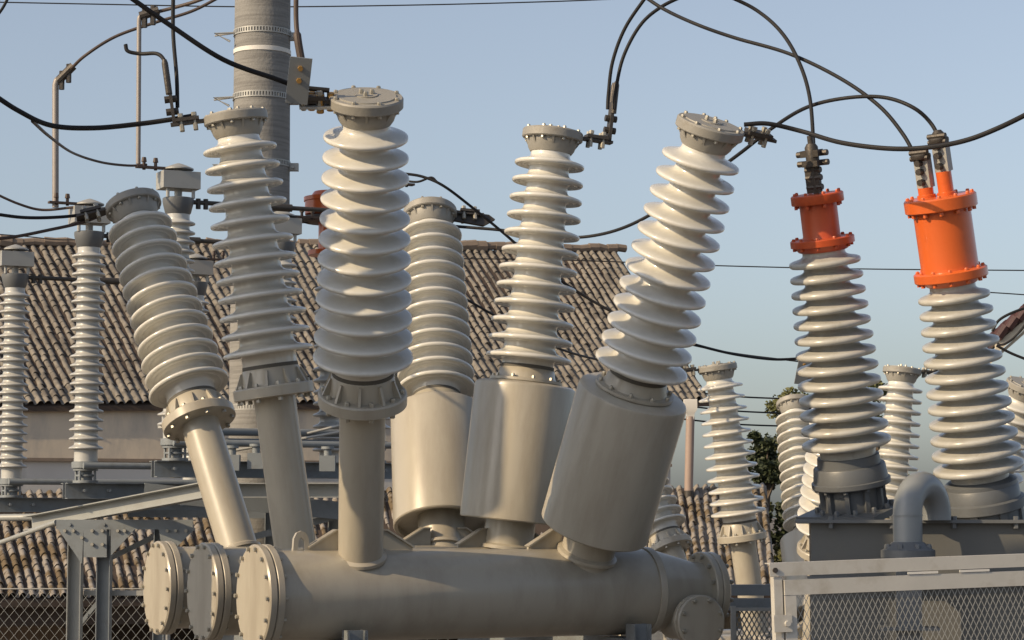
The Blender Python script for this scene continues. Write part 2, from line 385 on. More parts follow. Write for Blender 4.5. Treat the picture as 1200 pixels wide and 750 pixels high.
# ---------------------------------------------------------------- disconnector switches (left)
pm = insulator_mesh('post_insulator', M['porcelain_grey'], .28, 1.80, 22, .135, .132, .092, .088, .14, 1.90, thick=.014, seg=48)
def disconnector(px, ytop, ybase, Y, label, n=20):
    P = at(px, ybase, Y); H = (at(px, ytop, Y)-P).z; k = H/2.03
    o = thing('disconnector_switch', label, 'disconnector', P, TH, 'disconnector switches on the steel frame')
    b = MB(); Lb = 1.85                                       # channel along the tanks' heading
    b.box((-.16, -.004, -.125), (Lb, .004, 0)); b.box((-.16, -.07, -.006), (Lb, -.004, 0)); b.box((-.16, -.07, -.125), (Lb, -.004, -.119))
    b.box((-.16, .075, -.125), (Lb, .083, 0)); b.box((-.16, .083, -.006), (Lb, .14, 0))
    for q in (-.02, .18, .9, 1.5, 1.7): b.lathe([(.012, 0), (.012, .09)], 6, frame((q, -.08, -.06), (0, 1, 0)))
    b.build('base_channel', M['blue_steel'], o)
    for q in (0, 1.62):
        b = MB()
        b.lathe([(.10, 0), (.10, .02), (.055, .022), (.055, .05), (.075, .052), (.075, .065), (.05, .07), (.05, .095), (.098, .097), (.098, .112)], 32)
        b.bolts(4, .085, -.0, .011, .14, .5)
        b.build('bearing', M['blue_steel'], o, Matrix.Translation((q, 0, 0)))
        X = Matrix.Translation((q, 0, 0)) @ Matrix.Scale(k, 4)
        p = place(pm, 'post_insulator', o, X)
        MB().lathe([(.105, .112), (.110, .118), (.110, .165), (.085, .17), (.085, .22)], 32).build('foot_collar', M['blue_steel'], p)
        MB().lathe([(.085, 1.86), (.098, 1.875), (.112, 1.93), (.118, 1.96), (.118, 1.985), (.11, 1.99)], 32).build('head_cap', M['slate'], p)
        b = MB()
        b.lathe([(.03, 1.99), (.03, 2.06)], 12); b.box((-.145, -.10, 2.055), (.145, .10, 2.185)); b.lathe([(.03, 2.185), (.03, 2.205)], 12)
        for sx in (-.1, .1): b.lathe([(.014, 1.985), (.014, 2.055)], 8, Matrix.Translation((sx, -.06, 0)))
        b.lathe([(.115, 2.205), (.115, 2.215), (.07, 2.235), (.03, 2.25), (.01, 2.256)], 24)
        b.build('contact_box', M['galv'], p)
        b = MB(); s = -1 if q == 0 else 1
        b.box((min(s*.05, s*.33), -.03, 2.202), (max(s*.05, s*.33), .03, 2.218))
        for t in (.18, .27): b.lathe([(.013, 2.19), (.013, 2.25), (.022, 2.25), (.016, 2.285)], 6, Matrix.Translation((s*t, 0, 0)))
        b.build('terminal_clamp', M['cable_brown'], p)
    b = MB(); b.cyl((.10, 0, 1.965*k), (1.52, 0, 1.965*k), .018); b.cyl((.72, 0, 1.965*k), (.92, 0, 1.965*k), .03)
    for t in (.16, .22): b.lathe([(.02, -.05), (.02, .03)], 6, Matrix.Translation((t, 0, 1.965*k)))
    b.build('switch_blade', M['clamp'], o)
    b = MB(); b.cyl((-.05, -.12, .135), (1.75, -.12, .135), .026, 12)
    for t in (0, 1.62): b.box((t-.03, -.13, .12), (t+.03, 0, .15))
    b.build('operating_rod', M['blue_steel'], o)
    return o
DS = [disconnector(205, 226, 540, 17.5, 'disconnector switch with the highest steel box, behind the leftmost leaning bushing'),
      disconnector(100, 266, 566, 18.3, 'disconnector switch between the left edge post and the leftmost leaning bushing'),
      disconnector(13, 316, 583, 19.9, 'disconnector switch at the left edge of the photo, lowest of the three')]

# steel frame that carries them
sf = thing('steel_frame', 'galvanised steel frame with a sunlit sloping channel beam and bolted columns', 'steel frame', at(100, 740, 18.2)*1.0)
sf.location.z = 0; o0 = sf.location.copy()
def beam_between(A, B, h, w, name, m, t=.008):
    A, B = A-o0, B-o0
    d = (B-A); L = d.length; x = d.normalized(); y = UP.cross(x).normalized(); z = x.cross(y)
    X = basis(A, x, y, z); b = MB()
    b.box((0, -t, -h), (L, 0, 0), X); b.box((0, -w, -t), (L, -t, 0), X); b.box((0, -w, -h), (L, -t, -h+t), X)
    return b.build(name, m, sf)
def flip_channel(A, B, h, w, name, m, t=.008):       # web facing the camera, flanges behind
    A, B = A-o0, B-o0
    d = (B-A); L = d.length; x = d.normalized(); y = UP.cross(x).normalized(); z = x.cross(y)
    X = basis(A, x, y, z); b = MB()
    b.box((0, 0, -h), (L, t, 0), X); b.box((0, t, -t), (L, w, 0), X); b.box((0, t, -h), (L, w, -h+t), X)
    for q in (.1, .35): b.lathe([(.012, -.012), (.012, .02)], 6, X @ Matrix.Translation((L*q, 0, -h*.5)) @ Matrix.Rotation(R(-90), 4, 'X'))
    return b.build(name, m, sf)
beam_between(at(38, 605, 19.0), at(252, 564, 17.0), .118, .09, 'channel_beam', M['steel_pale'])
beam_between(at(252, 566, 17.3), at(398, 566, 17.3), .11, .10, 'channel_beam', M['steel_pale'])
flip_channel(at(66, 609, 18.0), at(226, 609, 18.0), .075, .16, 'cap_beam', M['blue_steel'])
for px in (89, 123, 188):
    P = at(px, 620, 18.05)-o0; b = MB()
    wd = .046 if px != 188 else .036
    b.box((P.x-wd, P.y-.005, 0), (P.x+wd, P.y+.005, P.z)); b.box((P.x-wd-.007, P.y-.06, 0), (P.x-wd, P.y+.06, P.z)); b.box((P.x+wd, P.y-.06, 0), (P.x+wd+.007, P.y+.06, P.z))
    b.build('column', M['steel_pale'] if px == 89 else M['blue_steel'], sf)
for (a_, b_, c_) in (((68, 619), (96, 660), (98, 619)), ((98, 619), (98, 652), (125, 619)), ((125, 619), (125, 652), (98, 652)), ((130, 619), (130, 650), (158, 619)), ((186, 619), (192, 655), (228, 619))):
    p3 = [at(q[0], q[1]+1, 17.93)-o0 for q in (a_, b_, c_)]
    vs = p3+[p+Vector((0, .012, 0)) for p in p3]
    MB().add(vs, [(0,1,2),(5,4,3),(0,3,4,1),(1,4,5,2),(2,5,3,0)]).build('gusset', M['blue_steel'], sf)
MB().box(tuple(at(98, 692, 18.1)-o0), tuple(at(168, 698, 18.1)-o0+Vector((0, .06, 0)))).build('brace', M['galv'], sf)
flip_channel(at(170, 566, 17.9), at(420, 590, 18.3), .14, .08, 'cross_beam', M['blue_steel'])
flip_channel(at(150, 597, 18.6), at(410, 600, 18.9), .06, .05, 'angle_brace', M['blue_steel'])
flip_channel(at(236, 640, 18.3), at(400, 600, 18.3), .05, .05, 'angle_brace', M['blue_steel'])
flip_channel(at(120, 655, 18.3), at(196, 618, 18.3), .04, .04, 'angle_brace', M['steel_pale'])
flip_channel(at(88, 735, 18.4), at(124, 690, 18.4), .03, .03, 'angle_brace', M['blue_steel'])
for px, py in ((262, 596), (392, 588), (318, 588)):
    P = at(px, py, 18.5)-o0; b = MB(); b.box((P.x-.04, P.y-.005, 0), (P.x+.04, P.y+.005, P.z)); b.box((P.x-.048, P.y-.05, 0), (P.x-.04, P.y+.05, P.z)); b.box((P.x+.04, P.y-.05, 0), (P.x+.048, P.y+.05, P.z))
    b.build('column', M['blue_steel'], sf)
b = MB()
for px, py in ((76,622),(86,622),(96,630),(108,622),(108,638),(120,622),(120,638),(138,622),(146,622),(196,622),(206,622),(218,622)):
    b.lathe([(.013, -.006), (.013, .012)], 6, Matrix.Translation(at(px, py, 17.92)-o0) @ Matrix.Rotation(R(90), 4, 'X'))
b.build('bolts', M['bolt'], sf)
b = MB(); b.cyl(at(0, 636, 18.9)-o0, at(66, 612, 18.2)-o0, .02); b.cyl(at(-20, 607, 19.3)-o0, at(44, 606, 19.1)-o0, .03); b.build('tie_rod', M['steel_pale'], sf)
for px, py, Y in ((272, 533, 17.5), (300, 531, 17.55), (384, 534, 17.7)):
    P = at(px, py, Y)-o0; b = MB(); b.box((P.x-.06, P.y-.05, P.z-.12), (P.x+.06, P.y+.05, P.z)); b.lathe([(.03, 0), (.03, .05), (.05, .05), (.05, .07)], 12, Matrix.Translation(P))
    b.build('bracket', M['blue_steel'], sf)
for dy in (0, 12):
    b = MB(); b.cyl(at(258, 506+dy, 17.9)-o0, at(420, 508+dy, 18.6)-o0, .03); b.build('operating_pipe', M['blue_steel'], sf)
b = MB(); b.cyl(at(275, 528, 18.2)-o0, at(405, 505, 18.2)-o0, .011); b.build('stay_rod', M['galv'], sf)
b = MB(); b.cyl(at(360, 508, 18.3)-o0, at(405, 497, 18.3)-o0, .011); b.build('stay_rod', M['galv'], sf)
b = MB(); b.box(tuple(at(200, 492, 17.6)-o0), tuple(at(206, 560, 17.6)-o0+Vector((.04,.05,0)))); b.lathe([(.06,0),(.06,.03),(.03,.04),(.03,.09)], 16, Matrix.Translation(at(194, 502, 17.6)-o0))
b.build('crank_bracket', M['galv'], sf)

# orange capped termination behind
ot = thing('cable_termination', 'small brownish orange capped termination behind the bushing left of centre', 'cable termination', at(386, 560, 20))
oz = at(386, 225, 20).z-ot.location.z
insulator = insulator_mesh('bushing', M['porcelain_grey'], .25, oz-.75, 16, .15, .14, .09, .085, 0, oz-.55, thick=.016, seg=40)
place(insulator, 'bushing', ot)
b = MB(); b.lathe([(.20, oz-.56), (.20, oz-.52), (.11, oz-.515), (.11, oz-.22)], 32); b.lathe([(.19, oz-.22), (.23, oz-.2), (.23, oz-.09), (.24, oz-.085), (.24, oz-.05), (.18, oz-.04), (.15, oz)], 32)
b.build('orange_cap', M['orange'], ot)
b = MB(); b.lathe([(.24, oz-.27), (.25, oz-.25), (.24, oz-.22)], 24); b.box((-.52, -.05, oz-.27), (-.2, .05, oz-.23))
b.build('terminal_clamp', M['clamp'], ot)

# ---------------------------------------------------------------- concrete pole
cp0 = at(301, 740, 19.5); cp0.z = 0
cp = thing('utility_pole', 'tall round weathered concrete pole with perforated steel bands', 'pole', cp0)
ztop = at(300, -60, 19.5).z
MB().lathe([(.262, 0), (.252, at(0,470,19.5).z), (.236, ztop)], 56).build('shaft', M['concrete'], cp)
for py in (40, 115, 193, 478):
    z = at(0, py, 19.5).z; r = .236+.016*(ztop-z)/(ztop)+.004
    b = MB(); n = 60
    for i in range(n):                                           # band with punched holes: solid rims and bars between
        a0, a1 = 2*math.pi*i/n, 2*math.pi*(i+.45)/n
        X = Matrix.Rotation(a0, 4, 'Z')
        b.box((r+.002, -.007, z-.016), (r+.006, .007, z+.016), X)
    for dz in (-.026, .016): b.lathe([(r+.001, z+dz), (r+.006, z+dz), (r+.006, z+dz+.010), (r+.001, z+dz+.010)], 56, caps=False)
    b.box((r-.01, -.03, z-.055), (r+.075, .03, z+.01)); b.cyl((r+.03, -.06, z-.03), (r+.03, .06, z-.03), .012)
    b.build('band', M['galv'], cp)
    b = MB(); b.tube([(-r+.02, -.1, z-.01), (-r-.15, -.12, z-.02), (-r-.02, -.13, z-.09)], .010, 6); b.tube([(-r+.02, -.1, z-.01), (-r-.16, -.05, z-.025)], .008, 6)
    b.build('step_hook', M['galv'], cp)
z = at(0, 62, 19.5).z
MB().lathe([(.243, z-.02), (.2465, z-.018), (.2465, z+.018), (.243, z+.02)], 56, caps=False).build('painted_ring', M['white'], cp)

# ---------------------------------------------------------------- cables
def cable(pts, r, label, m='cable', name='cable', cat='cable', clampends=None, group=None):
    P = smooth_path([at(*p) for p in pts], 8)
    b = MB().tube(P, r, 10)
    o = b.build(name, [M[m]], None)
    tag(o, label, cat, group)
    return o
cA, cB, cC = CAPW[(1,-1)], CAPW[(0,-1)], CAPW[(-1,-1)]
cD, cE, cF = CAPW[(1,1)], CAPW[(0,1)], CAPW[(-1,1)]
YA, YB, YC, YD, YE, YF = cA.y, cB.y, cC.y, cD.y, cE.y, cF.y
cable([(-30,2,26),(120,5,26),(300,8,26),(480,6,26),(640,2,26),(740,-2,26)], 0.0076, 'thin dark wire running level along the very top of the sky')
cable([(140,-12,10.4),(200,30,10.5),(262,70,10.6),(322,92,YC-.1),(352,102,YC-.04),(386,106,YC-.03)], 0.0123, 'thick black cable sloping from the top edge down to the plated cap left of centre')
cable([(203,-10,YB+.1),(203,40,YB+.1),(207,90,YB-.02),(208,126,YB-.02)], 0.0112, 'dark cable dropping straight from the top edge into an upright lug')
cable([(147,52,YB+.1),(150,60,YB+.1),(165,63,YB+.1),(184,63,YB+.05),(193,72,YB),(197,90,YB-.02),(199,110,YB-.02)], 0.0112, 'short black stub cable with a free curled end above the second cap')
cable([(-12,108,YB-.7),(22,130,YB-.6),(60,147,YB-.4),(110,150,YB-.2),(165,145,YB-.03),(207,139,YB),(225,136,YB)], 0.0141, 'thick sagging black cable entering from the left edge to the second cap')
cable([(38,142,YB-.5),(58,160,YB+1),(85,179,16.3),(118,190,17.0),(150,194,17.3),(172,193,17.4)], 0.0094, 'thin brown cable curving down from the thick one to the highest steel box', 'cable_brown')
cable([(-12,224,18.0),(22,239,18.1),(50,246,18.2),(85,243,18.2),(100,242,18.2)], 0.0106, 'brown cable sagging from left edge to the bus pipe foot', 'cable_brown')
cable([(-12,250,YA-.5),(30,255,YA-.3),(75,254,YA-.1),(112,249,YA),(130,246,YA)], 0.0106, 'dark blue black cable running level from left edge to the leftmost cap')
cable([(-12,281,YA-.4),(20,277,YA-.3),(55,270,YA-.2),(95,261,YA-.05),(124,250,YA)], 0.0106, 'tan brown cable rising from left edge to the leftmost cap', 'cable_brown')
cable([(-10,274,28),(30,277,28),(70,281,28),(105,280,28)], 0.0071, 'faint thin wire low over the roof ridge at left')
cable([(712,128,YE-.02),(713,110,YE-.02),(718,72,YE-.05),(733,32,YE-.1),(760,-8,YE-.2)], 0.0106, 'left one of two black cables rising from the bracket of the middle right cap')
cable([(720,128,YE),(721,110,YE),(730,68,YE),(750,30,YE),(775,8,YE),(808,-8,YE)], 0.0106, 'right one of two black cables rising from the bracket of the middle right cap')
Y1, Y2 = 12.2, 11.9
cable([(742,-14,YE-.2),(775,9,YE-.3),(815,28,12.8),(860,44,12.7),(925,63,12.5),(985,92,12.3),(1030,124,12.1),(1058,157,12),(1074,186,Y2)], 0.0106, 'long black cable curving from top centre to left stud of the fat orange cap')
cable([(846,-8,12.6),(885,11,12.6),(915,37,12.5),(936,72,12.4),(949,115,12.3),(954,178,Y1)], 0.0106, 'black cable arching over from the top edge down to the slimmer orange cap')
cable([(530,265,YD),(556,267,YD-.05),(590,270,YD-.1),(640,277,YD-.2),(690,277,YD-.3),(740,263,YD-.6),(800,228,YD-1.0),(864,182,13.0),(905,150,12.7),(945,126,12.4),(990,115,12.2),(1035,114,12.1),(1070,126,12),(1092,146,12),(1104,172,Y2)], 0.0106, 'long black cable looping from the central grey cap behind bushings to the fat orange cap')
cable([(872,146,YF),(900,145,YF),(940,154,YF),(985,167,YF-.2),(1040,174,YF-.4),(1085,173,YF-.5),(1130,165,YF-.7),(1170,150,YF-.8),(1215,128,YF-1)], 0.0123, 'thick black cable sagging from the right hand leaning cap to the right edge')
cable([(470,203,14.6),(495,207,14.6),(520,218,14.6),(552,242,14.7),(590,273,14.8),(635,312,14.9),(680,344,15),(730,372,15),(775,392,15.1),(815,404,15.3),(860,415,15.6),(905,421,15.9),(940,420,16)], 0.0094, 'black cable descending behind the central bushings to the slim orange capped one')
cable([(474,212,14.62),(490,213,14.6),(505,208,14.6),(512,213,14.6)], 0.0076, 'short branch of black cable just right of the bright central bushing')
cable([(545,350,16.6),(580,370,17),(622,394,17.5),(665,412,18),(708,423,19),(760,432,20),(822,434,21)], 0.0094, 'dark cable crossing low in front of the tiled roof to the far breaker')
cable([(535,303,30),(620,304,30),(700,306,30),(830,311,30),(1000,315,30),(1210,317,30)], 0.0082, 'thin grey line crossing behind the orange caps and the roof')
cable([(1130,341,24),(1165,343,24),(1210,346,24)], 0.0065, 'short thin wire above the red tiled eave at right')
for i, (y0, y1, lb) in enumerate(((400,424,'highest of four faint wires sloping right behind the far breaker'),(457,468,'second faint wire from above behind the far breaker'),(474,485,'third faint wire from above behind the far breaker'),(490,500,'lowest faint wire behind the far breaker'))):
    cable([(790,y0,44),(860,(y0+y1)/2+2,44),(940,y1,44)], .016, lb)
cable([(1163,388,29),(1170,376,29),(1185,367,29),(1210,358,29)], 0.0176, 'black drooping cable loop above the red tiled eave')
cable([(1163,392,29),(1172,404,29),(1188,396,28.5),(1210,370,28.5)], 0.0147, 'black cable crossing in front of the cream soffit')
cable([(1168,405,28.6),(1185,414,28.6),(1210,424,28.6)], 0.0176, 'black cable hanging under the cream soffit')
cable([(-6,22,14),(4,8,14),(12,-8,14)], 0.0094, 'short dark cable end at the top left corner')
o = MB(); P = smooth_path([at(347,-10,YC+.02), at(347,22,YC+.02), at(349,46,YC), at(353,70,YC)], 8)
o.tube(P, [.012]*14+[.019]*(len(P)-14), 10); o = o.build('cable', M['cable_brown']); tag(o, 'brown cable dropping to the bolted plate beside the pole', 'cable')

# bus pipes with cables of their own
def bus(pts, r, cl, label):
    o = thing('bus_pipe', label, 'bus pipe', at(*pts[0]), group='upright bus pipes at the disconnectors')
    q = [at(*p)-o.location for p in pts]
    MB().tube([q[0], q[1]]+smooth_path(q[1:], 5)[1:], r, 12).build('pipe', M['bus'], o)
    A, B = [at(*p)-o.location for p in cl]
    b = MB().cyl(A, B, .034, 10)
    d = (B-A)
    for t in (.25, .7): b.cyl(A+d*t+Vector((0,0,-.10)), A+d*t+Vector((0,0,.05)), .022, 6)
    b.build('clamp', M['clamp'], o)
bus([(65,243,18.2),(65,100,18.2),(67,94,18.2),(72,91,18.2)], .026, [(68,95,18.2),(86,77,18.2)], 'thicker grey upright bus pipe over the middle disconnector')
bus([(162,192,17.4),(163,26,17.4),(164,20,17.4),(169,18,17.4)], .018, [(164,19,17.4),(186,12,17.4)], 'slimmer grey upright bus pipe over the highest disconnector box')
cable([(82,82,18.2),(100,65,18),(135,43,18),(180,27,18),(225,13,18),(262,-6,18)], 0.0129, 'brown cable rising right from the top of the thicker bus pipe', 'cable_brown')
cable([(180,15,17.4),(200,10,17.4),(225,3,17.3),(250,-6,17.2)], 0.0141, 'dark cable leaving the top of the slimmer bus pipe', 'cable_brown')

# ---------------------------------------------------------------- transformer
TZ = R(-7)
tP = at(950, 612, 11.5)
tr = thing('transformer', 'slate grey transformer with two leaning orange capped bushings and a bent pipe', 'transformer', (tP.x, tP.y, 0), TZ)
zl = tP.z
MB().box((0, 0, .2), (2.6, 1.5, zl-.004)).build('tank_body', M['tank_grey'], tr)
b = MB(); b.box((-.075, -.06, zl-.004), (2.7, 1.55, zl+.012)); 
for i in range(9): b.lathe([(.014, zl-.03), (.014, zl+.03)], 6, Matrix.Translation((.1+i*.3, -.035, 0)))
b.build('lid', M['slate'], tr)
MB().box((-.02, -.11, zl-.285), (2.7, 0-.002, zl-.265)).build('side_rib', M['slate'], tr)
trX = Matrix.Translation(tr.location) @ Matrix.Rotation(TZ, 4, 'Z')
def tb(base, top, lean, n, Rb, Rt, cb, ct, s0, s1, kind):
    """transformer bushing: base/top pixels+depth; s0,s1 first/last shed as share of the length"""
    A = trX.inverted() @ at(*base); B = trX.inverted() @ at(top[0], top[1], top[2])
    L = (B-A).length; X = frame(A, B-A)
    me = insulator_mesh('bushing', M['porcelain_shaded'], s0*L, s1*L, n, Rb, Rt, cb, ct, .10, s1*L+.11, thick=.029)
    bu = place(me, 'bushing', tr, X)
    return bu, L, X
# slim one
bu, L, X = tb((1002,603,12.25), (957,226,11.95), 0, 13, .235, .188, .147, .112, .235, .795, 0)
z1 = .795*L
b = MB()
b.lathe([(.118, z1+.045), (.13, z1+.05), (.15, z1+.075), (.168, z1+.078), (.168, z1+.11), (.165, z1+.114), (.103, z1+.116), (.098, z1+.13), (.098, L-.055)], 48)
b.lathe([(.135, L-.055), (.138, L-.05), (.138, L-.01), (.132, L-.004)], 48)
b.bolts(10, .150, z1+.108, .011, .018); b.bolts(10, .150, z1+.06, .011, .02); b.bolts(8, .12, L-.008, .010, .018); b.bolts(8, .12, L-.075, .010, .022)
b.build('orange_cap', M['orange_shaded'], bu)
b = MB(); b.lathe([(.016, L-.005), (.016, L+.30)], 12); b.box((-.05, -.012, L), (.03, .012, L+.15)); b.box((-.045, -.04, L+.14), (.045, .04, L+.17)); b.box((-.055, -.03, L+.19), (.05, .03, L+.225))
for q in (.03, .08, .12): b.lathe([(.016, -.04), (.016, .05)], 8, Matrix.Translation((-.01, 0, L+q)) @ Matrix.Rotation(R(90), 4, 'Y'))
for q in (.155, .205): b.lathe([(.016, -.10), (.016, .08)], 8, Matrix.Translation((0, .02, L+q)) @ Matrix.Rotation(R(90), 4, 'Y'))
b.lathe([(.035, L+.15), (.035, L+.24), (.022, L+.26)], 12)
b.build('terminal_clamp', M['clamp'], bu)
b = MB()
b.lathe([(.205, .160), (.209, .165), (.209, .188), (.198, .192), (.190, .262), (.186, .268), (.168, .270), (.164, .318), (.13, .32)], 56); b.lathe([(.15, .02), (.15, .17)], 40)
for i in range(10):
    b.box((.15, -.012, .03), (.175, .012, .165), Matrix.Rotation(2*math.pi*i/10, 4, 'Z'))
b.bolts(10, .185, .145, .014, .02); b.box((-.23, -.22, .0), (.23, .22, .035)); b.bolts(12, .195, .03, .015, .03)
b.lathe([(.145, -.06), (.145, .02)], 32)
b.build('base_collar', M['slate'], bu)
# fat one
bu, L, X = tb((1155,606,12.1), (1101,229,11.8), 0, 12, .236, .186, .150, .118, .165, .695, 0)
z1 = .695*L
b = MB()
b.lathe([(.120, z1+.05), (.13, z1+.055), (.155, z1+.075), (.186, z1+.08), (.190, z1+.085), (.190, z1+.125), (.184, z1+.130), (.150, z1+.134), (.148, z1+.15), (.148, L-.075)], 56)
b.lathe([(.180, L-.075), (.187, L-.07), (.187, L-.012), (.180, L-.004)], 56)
b.bolts(12, .168, z1+.126, .011, .018); b.bolts(12, .168, z1+.062, .012, .022); b.bolts(12, .165, L-.008, .011, .017); b.bolts(12, .165, L-.095, .012, .024)
st = [(-.065, -.02, .05), (.03, .02, .12)]
for (sx, sy, h) in st: b.lathe([(.048, L-.006), (.048, L+.012), (.040, L+.014), (.040, L+h)], 24, Matrix.Translation((sx, sy, 0)))
b.build('orange_cap', M['orange'], bu)
for (sx, sy, h) in st:
    T = Matrix.Translation((sx, sy, L+h)); b = MB()
    b.box((-.040, -.014, -.002), (.040, .014, .16), T, 1); b.box((-.035, .02, .0), (.035, .04, .15), T, 1)
    for q in (.03, .085, .13): b.lathe([(.017, -.045), (.017, .05)], 8, T @ Matrix.Translation((0, 0, q)) @ Matrix.Rotation(R(90), 4, 'X'))
    b.lathe([(.030, .14), (.030, .20), (.018, .215)], 12, T)
    for q in (.155, .185): b.lathe([(.014, -.05), (.014, .055)], 8, T @ Matrix.Translation((0, -.02, q)) @ Matrix.Rotation(R(90), 4, 'Y'))
    b.lathe([(.048, .148), (.052, .155), (.052, .17), (.046, .176)], 20, T)
    b.build('terminal_clamp', [M['clamp'], M['galv']], bu)
b = MB()
b.lathe([(.210, .045), (.217, .05), (.217, .095), (.210, .10), (.196, .102), (.192, .165), (.188, .170), (.188, .19), (.165, .205), (.14, .207)], 56); b.lathe([(.19, -.06), (.19, .06)], 48)
for i in range(8): b.box((.19, -.02, -.03), (.202, .02, .05), Matrix.Rotation(2*math.pi*(i+.3)/8, 4, 'Z'))
b.build('base_collar', M['slate'], bu)
# bent pipe
b = MB()
q0 = trX.inverted() @ at(1064, 640, 11.15); zt = (trX.inverted() @ at(1064, 590, 11.15)).z
cx2 = .085; pts = [q0+Vector((0,0,-.02))]
pts.append(Vector((q0.x, q0.y, zt-.05)))
dirn = Vector((.55, .83, 0)).normalized(); rad = .138
cen = Vector((q0.x, q0.y, zt-.05))+dirn*rad
for i in range(1, 13):
    a = math.pi*i/12; pts.append(cen-dirn*rad*math.cos(a)+UP*rad*math.sin(a))
pts.append(Vector((pts[-1].x, pts[-1].y, zl+.01)))
b.tube(pts, .070, 32)
b.lathe([(.073, 0), (.073, .006)], 32, Matrix.Translation(Vector((q0.x, q0.y, zt-.06))))
b.build('bent_pipe', M['pipe_grey'], tr)
b = MB(); b.lathe([(.125, -.06), (.13, -.055), (.13, -.02), (.12, -.015), (.075, .02)], 32, Matrix.Translation(q0)); b.bolts(8, .105, -.02, .014, .03, .5, Matrix.Translation(q0))
b.box((-.06, -.05, -.7), (.06, .05, -.06), Matrix.Translation(q0)); b.box((-.14, -.1, -.40), (.14, .1, -.385), Matrix.Translation(q0))
b.build('pipe_flange', M['slate'], tr)

# ---------------------------------------------------------------- enclosure fence in front of it
fA, fB = at(902, 660, 9.6), at(1230, 648, 9.95)
fz = thing('mesh_enclosure', 'galvanised enclosure fence with diamond wire mesh in front of the transformer', 'fence', (fA.x, fA.y, 0))
def loc(v): return v-fz.location
d = fB-fA; L = d.length; x = d.normalized(); y = UP.cross(x).normalized(); z = x.cross(y)
XF = basis(loc(fA), x, y, z)
b = MB(); b.box((0, 0, -.055), (L, .004, 0), XF); b.box((0, .004, -.004), (L, .055, 0), XF)
b.build('top_rail', M['galv_warm'], fz)
MB().lathe([(.011, -.004), (.011, .008)], 12, XF @ Matrix.Translation((.022, 0, -.03)) @ Matrix.Rotation(R(90), 4, 'X')).build('rail_bolt', M['clamp'], fz)
b = MB(); b.box((.018, .006, -2.3), (.055, .045, -.058), XF); b.build('post', M['galv_warm'], fz)
b = MB(); b.box((.062, -.002, -.135), (L, .028, -.072), XF); b.box((.062, -.002, -1.9), (.112, .028, -.138), XF); b.build('gate_frame', M['galv_warm'], fz)
b = MB(); b.box((.005, -.014, -.285), (.085, -.004, -.215), XF); b.lathe([(.012, 0), (.012, .02)], 8, XF @ Matrix.Translation((.062, -.008, -.25)) @ Matrix.Rotation(R(90), 4, 'X')); b.build('latch', M['galv_warm'], fz)
for q in (.62, .86): MB().box((q, -.006, -.068), (q+.14, -.003, -.058), XF).build('hinge', M['white'], fz)
def diamond(b, X, x0, x1, z0, z1, cw, ch, r):
    nz = int((z1-z0)/ch)+1; nx = int((x1-x0)/cw)+1
    for i in range(2*nx):
        if True:
            pts = []
            for j in range(2*nz+1):
                xx = x0+i*.5*cw+.235*cw*(-1)**(i+j)
                zz = z1-j*ch*.5
                if zz < z0-.001: break
                pts.append((min(max(xx, x0), x1), .010, zz))
            for p, q in zip(pts, pts[1:]):
                P, Q = X @ Vector(p), X @ Vector(q); dd = (Q-P).normalized(); s_ = dd.cross(y).normalized()*r; t_ = y*r*.5
                b.add([P-s_-t_, P+s_-t_, P+s_+t_, P-s_+t_, Q-s_-t_, Q+s_-t_, Q+s_+t_, Q-s_+t_], [(0,1,5,4),(1,2,6,5),(2,3,7,6),(3,0,4,7)])
b = MB(); diamond(b, XF, .113, L-.01, -.95, -.137, .0272, .053, .0013); b.build('wire_mesh', M['galv'], fz, ang=None)
# low mesh panel and pipes left of it
f2 = thing('wire_fence', 'pale mesh fence panel with two blue grey rails left of the enclosure post', 'fence', at(850, 745, 14.5))
f2.location.z = 0
for py, h in ((685, .068), (701, .075)):
    A, B = at(835, py, 14.5)-f2.location, at(925, py, 14.5)-f2.location
    MB().box((A.x, -.03, A.z-h), (B.x, .03, A.z)).build('rail', M['blue_steel'], f2)
A, B = at(862, 716, 14.4)-f2.location, at(925, 790, 14.4)-f2.location
b = MB(); X2 = basis(Vector((0, -.1, 0)), (1,0,0), (0,1,0), (0,0,1)); yk = y; y = Vector((0,1,0))
diamond(b, X2, A.x, B.x, B.z, A.z, .031, .055, .004); y = yk
b.box((A.x-.03, -.12, 0), (A.x, -.08, A.z+.03)); b.box((A.x, -.12, A.z), (B.x, -.08, A.z+.02)); b.build('wire_mesh', M['galv'], f2, ang=None)

# ---------------------------------------------------------------- chain link fence, lower left
cl = thing('chain_link_fence', 'grey chain link fence in front of the dark shed opening at lower left', 'fence', (at(0, 700, 21).x, 21, 0))
zt = at(0, 690, 21).z; b = MB(); step = .092; x0, x1 = at(-60, 0, 21).x-cl.location.x, at(460, 0, 21).x-cl.location.x
n = int((x1-x0)/step)
for i in range(-12, n):
    for sg in (1, -1):
        xa = x0+i*step; h = zt-.35; 
        p, q = Vector((xa, .004*sg, .35)), Vector((xa+h*.82, .004*sg, zt))
        if sg < 0: p, q = Vector((xa+h*.82, .004*sg, .35)), Vector((xa, .004*sg, zt))
        b.cyl(p, q, .0018, 4)
b.build('wire_mesh', M['steel_pale'], cl, ang=None)
MB().cyl((x0, 0, zt), (x1, 0, zt), .006, 8).build('top_wire', M['galv'], cl)
for px in (-40, 205, 450):
    X = at(px, 0, 21).x-cl.location.x
    MB().cyl((X, 0, 0), (X, 0, zt+.05), .03, 12).build('post', M['galv'], cl)

